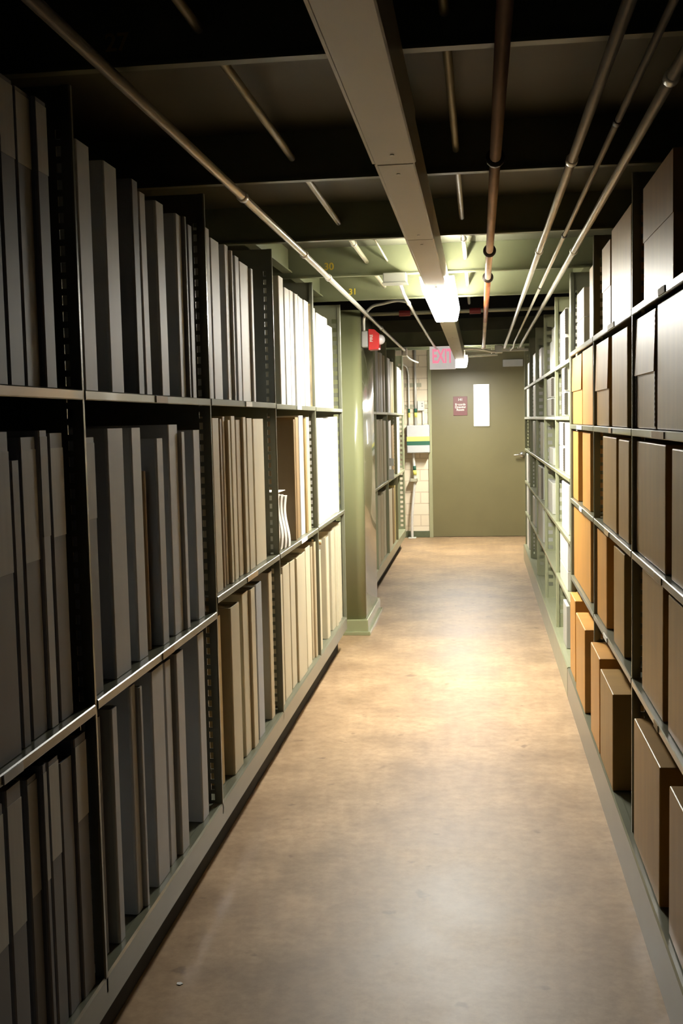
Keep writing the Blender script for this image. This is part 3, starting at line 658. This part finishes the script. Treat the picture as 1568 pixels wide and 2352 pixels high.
# rack behind the column
c1, c2, c3, c4 = ['%s bay behind the olive column' % s for s in ('first', 'second', 'third', 'fourth')]
row(c1, 'top', 887, 1.258, 1.69, [(847, 857, 'b')])
row(c1, 'middle', 1050, 0.737, 1.21, [(852, 861, 'k')])
row(c2, 'top', 887, 1.258, 1.69, [(865.5, 868.5, 'w'), (869.5, 873, 'b'), (874, 878.5, 'w'), (879.5, 884, 'b')])
row(c2, 'middle', 1050, 0.737, 1.20, [(867, 871, 'c'), (872, 875.5, 'b'), (876.5, 879.5, 'c'), (881, 888, 'b')])
row(c2, 'bottom', 1200, 0.175, 0.66, [(868, 874, 'c'), (875, 881, 'b'), (882, 888, 'c')])
row(c3, 'top', 887, 1.258, 1.68, [(890.5, 895.6, 'w'), (896.4, 900, 'y'), (900.8, 904, 'y')])
row(c3, 'middle', 1050, 0.737, 1.18, [(893, 898.5, 'w', dict(lean=0.05)), (900, 905, 'k', dict(lean=0.05, top=1.15))])
row(c3, 'bottom', 1170, 0.175, 0.64, [(893, 901, 'c'), (902.5, 906, 'k'), (906.8, 909.3, 'y')])
row(c4, 'top', 887, 1.258, 1.66, [(912, 918, 'w'), (918.8, 924.5, 'w')])
row(c4, 'middle', 1050, 0.737, 1.22, [(912.5, 917.8, 'w')])

# paper parcel in the fourth bay and other loose things
ya, yb = max(on_x(641, 1170, -0.705)[1], YK(2) + 0.012), on_x(662, 1170, -0.705)[1]
t = thing('paper_bundle', 'folded white paper bundle in the gap of the fourth left bay', 'paper', (-0.705, ya, 0.7425))
w = (yb - ya) / 4
for i in range(4):
    bm = new(); h = 0.206 - 0.006 * i; pr = []
    for q in range(15):
        z = h * q / 14; f = q / 14
        pr.append((-0.014 + 0.004 * i + 0.009 * math.sin(f * 5.2 + 0.3 * i) * (1 - 0.4 * f), z))
    prism(bm, pr + [(-0.16, h), (-0.16, 0)], 'y', w * i + 0.0008, w * (i + 1) - 0.0008)
    obj('folded_sheet', bm, M['paper'], t)
bm = new(); add_box(bm, -0.16, -0.01, 0.002, 4 * w - 0.002, 0.2062, 0.2085); obj('top_fold', bm, M['paper'], t)
p = on_x(739, 1226, XS)
t = thing('paper_roll', 'small tan paper roll on top of bottom volumes, fifth left bay', 'paper roll', (XS - 0.005, p.y - 0.02, 0.645))
bm = new(); add_tube(bm, [(-0.10, 0.02, 0.012), (0.0, 0.02, 0.012)], 0.0115, 14); obj('roll', bm, M['tanpaper'], t, True)
bm = new(); add_tube(bm, [(0.0, 0.02, 0.012), (0.0005, 0.02, 0.012)], 0.006, 12); obj('core', bm, M['pages'], t)
for z0, z1, lab in ((0.842, 0.902, 'upper white paper slip on leaning volumes behind the column'), (0.7385, 0.815, 'lower white paper slip on leaning volumes behind the column')):
    h = z1 - z0
    bm = new(); prism(bm, [(8.458, 0), (8.455, h * 0.3), (8.457, h * 0.7), (8.462, h), (8.4632, h), (8.4582, h * 0.7), (8.4562, h * 0.3), (8.4592, 0)], 'x', -0.7055, -0.662)
    o = obj('paper_slip', bm, M['paper']); o.location.z = z0
    tag(o, lab, 'paper', 'paper slips behind the column')
p = on_z(413, 2260, 0.0)
bm = new(); prism(bm, [(-0.006, -0.004), (0.002, -0.006), (0.007, 0.0), (0.001, 0.006), (-0.007, 0.004)], 'z', 0.0003, 0.0015)
o = obj('paper_scrap', bm, M['paper']); o.location = (p.x, p.y, 0); tag(o, 'tiny white paper scrap on the floor by the left rack', 'paper scrap')

# ------------------------------------------------------------------ archive boxes
XB = 0.388
def abox(y0, y1, z0, z1, col, label, group, X=XB, lid=None, depth=0.30, edge=False, lean=0.0, flap=0.0):
    """front of the box faces the aisle (-X)."""
    T = y1 - y0; Hh = z1 - z0
    z0 += 0.0012; Hh = z1 - z0
    t = thing('archive_box', label, 'box', (X, y0, z0), group)
    bv = min(0.003, T * 0.08)
    top = Hh if lid is None else Hh - 0.003
    obj('body', box_bm(0, depth, 0, T, 0, top, bv, 2), M['b_' + col], t)
    if lid is not None:
        zl = lid - z0
        bm = new(); e = 0.0016
        # telescoping lid: front and end walls flare very slightly
        A = [(-e - flap, -e), (depth + e, -e), (depth + e, T + e), (-e - flap, T + e)]
        lo = [bm.verts.new((u, v, zl)) for u, v in A]
        hi = [bm.verts.new((u, v, Hh)) for u, v in [(-e, -e), (depth + e, -e), (depth + e, T + e), (-e, T + e)]]
        li = [bm.verts.new((u, v, zl)) for u, v in [(-0.0002, -0.0002), (depth, -0.0002), (depth, T + 0.0002), (-0.0002, T + 0.0002)]]
        for i in range(4):
            j = (i + 1) % 4
            bm.faces.new((lo[i], lo[j], hi[j], hi[i])); bm.faces.new((li[i], li[j], lo[j], lo[i]))
        bm.faces.new(hi)
        obj('lid', bm, M['b_' + col], t)
    if edge:
        for yy in (0.0, T):
            bm = new(); n = max(3, int(Hh / 0.012))
            add_box(bm, -0.0022, 0.010, yy - 0.0018, yy + 0.0018, 0.006, Hh - 0.006)
            add_box(bm, -0.0026, -0.0018, yy - (0.008 if yy else 0), yy + (0 if yy else 0.008), 0.006, Hh - 0.006)
            for i in range(n):
                z = 0.008 + (Hh - 0.016) * i / n
                add_box(bm, -0.0034, -0.002, yy - 0.0026, yy + 0.0026, z, z + 0.006)
            obj('metal_edge', bm, M['metaledge'], t)
    if lean: t.rotation_euler = (lean, 0, 0)
    return t
def boxes(bay, shelf, py, z0, ztop, items, X=XB):
    """items: (x0, x1, colour[, dict]) left to right in the photograph"""
    cnt = {}
    n = len({(it[0]) for it in items})
    keys = sorted({it[0] for it in items})
    for it in items:
        x0, x1, c = it[:3]; op = dict(it[3]) if len(it) > 3 else {}
        xx = op.get('X', X)
        y1 = on_x(x0, py, xx)[1] - 0.001; y0 = on_x(x1, py, xx)[1] + 0.001
        y0, y1 = clampy(y0, y1, ysN + ysF[1:], 0.0115)
        zz0 = op.get('z0', z0); zz1 = op.get('top', ztop)
        k = keys.index(x0)
        same = [q for q in items if q[0] == x0]
        pos = f'{ORD[k]} from left' if n > 1 else 'alone'
        if len(same) > 1:
            pos = ('upper of pair' if zz0 > z0 + 0.02 else 'lower of pair') + (f', {ORD[k]} from left' if n > 1 else '')
        if n == 1 and len(same) == 1: pos = 'only one'
        kind = 'lidded box' if op.get('lid') else 'archive box'
        label = f'{BCL[c][0]} {kind}, {pos}, {shelf}, {bay}'
        abox(y0, y1, zz0, zz1, c, label, f'archive boxes on {shelf}, {bay}', xx, op.get('lid'), op.get('depth', 0.30), op.get('edge', False), op.get('lean', 0.0), op.get('flap', 0.0))
n1, n2, n3 = 'nearest right bay', 'second right bay', 'third right bay'
S = ['top shelf', 'second shelf down', 'third shelf down', 'fourth shelf down', 'fifth shelf down']
boxes(n1, S[0], 640, 1.462, 1.72, [(1478, 1546, 'br', dict(lid=1.60, top=1.725))])
boxes(n2, S[0], 650, 1.462, 1.73, [(1383.5, 1402, 'br', dict(lid=1.585, top=1.72, X=0.392)), (1404, 1449, 'br', dict(top=1.735))])
boxes(n3, S[0], 730, 1.462, 1.70, [(1324.5, 1340, 'wh', dict(top=1.565)), (1324.5, 1340, 'wh', dict(z0=1.566, top=1.675)), (1353.5, 1361, 'be', dict(top=1.71))])
boxes(n1, S[1], 850, 1.165, 1.432, [(1458, 1506, 'br', dict(lid=1.295, edge=True, flap=0.004)), (1509, 1592, 'br', dict(top=1.438))])
boxes(n2, S[1], 880, 1.165, 1.432, [(1369.5, 1398, 'br', dict(lid=1.28, flap=0.004)), (1405, 1440, 'br')])
boxes(n3, S[1], 900, 1.165, 1.435, [(1313.8, 1336.5, 'or', dict(lid=1.30, flap=0.003)), (1337.5, 1360.5, 'or', dict(top=1.441))])
boxes(n1, S[2], 1150, 0.858, 1.135, [(1457, 1527.5, 'br'), (1542, 1604, 'br', dict(top=1.13))])
boxes(n2, S[2], 1080, 0.858, 1.135, [(1384, 1415, 'br'), (1420, 1443.5, 'br', dict(top=1.132))])
boxes(n3, S[2], 1070, 0.858, 1.138, [(1313.5, 1327, 'or'), (1337.5, 1355, 'or')])
boxes(n1, S[3], 1450, 0.532, 0.83, [(1474, 1522, 'br'), (1534, 1598, 'br', dict(top=0.825))])
boxes(n2, S[3], 1300, 0.532, 0.826, [(1362, 1392.5, 'or', dict(top=0.825)), (1409, 1433, 'br', dict(top=0.82))])
boxes(n3, S[3], 1280, 0.532, 0.828, [(1318, 1356, 'or')])
XP = 0.366
boxes(n1, 'bottom shelf', 1850, 0.131, 0.44, [(1455, 1514, 'br', dict(top=0.443)), (1536, 1612, 'br', dict(top=0.445))], XP + 0.010)
boxes(n2, 'bottom shelf', 1640, 0.131, 0.43, [(1351.5, 1376, 'or', dict(top=0.437)), (1378, 1406.5, 'br', dict(top=0.412))], XP)
boxes(n3, 'bottom shelf', 1500, 0.131, 0.43, [(1309.5, 1320.5, 'or', dict(top=0.462, X=0.372)), (1322.3, 1342.5, 'or', dict(top=0.436))], XP)
# far right rack
f1, f2, f3, f4, f5 = ['%s far right bay' % s for s in ('first', 'second', 'third', 'fourth', 'last')]
boxes(f1, S[0], 780, 1.443, 1.69, [(1286, 1299, 'wh', dict(top=1.557, edge=True)), (1286, 1299, 'wh', dict(z0=1.558, top=1.683, edge=True))])
boxes(f1, S[1], 900, 1.2, 1.42, [(1290, 1297.5, 'wh', dict(top=1.311, edge=True)), (1290, 1297.5, 'wh', dict(z0=1.312, top=1.424, edge=True))])
boxes(f1, S[2], 1010, 0.9375, 1.18, [(1284, 1294.5, 'wh', dict(top=1.058, edge=True)), (1284, 1294.5, 'wh', dict(z0=1.059, top=1.175, edge=True)), (1297, 1306.5, 'wh', dict(top=1.172))])
boxes(f1, S[3], 1160, 0.67, 0.90, [(1290, 1305, 'wh', dict(top=0.895))])
boxes(f1, S[4], 1270, 0.41, 0.65, [(1286, 1303, 'wh', dict(top=0.50)), (1286, 1303, 'wh', dict(z0=0.501, top=0.64))])
boxes(f1, 'bottom shelf', 1430, 0.13, 0.30, [(1293, 1300.5, 'gr', dict(top=0.33))])
boxes(f2, S[0], 790, 1.443, 1.62, [(1262.5, 1266, 'gr', dict(top=1.60)), (1267, 1272, 'gr', dict(top=1.66))])
boxes(f2, S[1], 900, 1.2, 1.42, [(1256, 1267, 'gr', dict(top=1.30, edge=True)), (1256, 1267, 'gr', dict(z0=1.301, top=1.41, edge=True))])
boxes(f2, S[2], 1010, 0.9375, 1.05, [(1260, 1270, 'gr', dict(top=1.03)), ])
boxes(f2, S[3], 1110, 0.67, 0.80, [(1258, 1268, 'gr', dict(top=0.84))])
boxes(f3, S[0], 860, 1.443, 1.6, [(1238, 1243, 'wh', dict(top=1.63))])
boxes(f3, S[2], 1000, 0.9375, 1.15, [(1240.5, 1247, 'gr', dict(top=1.165))])
boxes(f3, S[3], 1100, 0.67, 0.88, [(1235.5, 1243.5, 'gr', dict(edge=True))])
boxes(f3, S[4], 1190, 0.41, 0.64, [(1233, 1246, 'gr', dict(top=0.645))])
boxes(f4, S[0], 850, 1.443, 1.64, [(1224, 1229, 'wh')])
boxes(f4, S[1], 910, 1.2, 1.42, [(1224, 1229, 'wh')])
boxes(f4, S[2], 1000, 0.9375, 1.17, [(1223.5, 1228.3, 'gr')])
boxes(f4, S[4], 1130, 0.41, 0.62, [(1223, 1228, 'gr')])
boxes(f5, S[0], 850, 1.443, 1.62, [(1211.5, 1214.8, 'wh')])
boxes(f5, S[1], 920, 1.2, 1.43, [(1209.5, 1215, 'wh')])
boxes(f5, S[3], 1070, 0.67, 0.90, [(1209, 1213, 'wh')])
boxes(f5, S[4], 1130, 0.41, 0.64, [(1209.5, 1213.5, 'wh')])
boxes(f5, 'bottom shelf', 1210, 0.13, 0.38, [(1210, 1214, 'wh')])

# ------------------------------------------------------------------ camera
cam = bpy.data.cameras.new('camera'); co = bpy.data.objects.new('camera', cam); COL.objects.link(co)
cam.sensor_fit = 'VERTICAL'; cam.sensor_height = 36.0; cam.lens = F / 2352.0 * 36.0; cam.clip_start = 0.05
co.matrix_world = Matrix(((R_.x, R_.y, R_.z, 0), (D_.x, D_.y, D_.z, 0), (U_.x, U_.y, U_.z, CAM_H), (0, 0, 0, 1)))
scene.camera = co

# ------------------------------------------------------------------ faint light from the unlit end of the aisle
w = bpy.data.worlds.new('world'); scene.world = w; w.use_nodes = True
w.node_tree.nodes['Background'].inputs['Color'].default_value = (0.62, 0.72, 1.0, 1)
w.node_tree.nodes['Background'].inputs['Strength'].default_value = 0.006

vs = scene.view_settings
scene.display_settings.display_device = 'sRGB'
vs.view_transform = 'Standard'; vs.look = 'None'; vs.gamma = 1.0; vs.use_curve_mapping = False; vs.exposure = 1.35
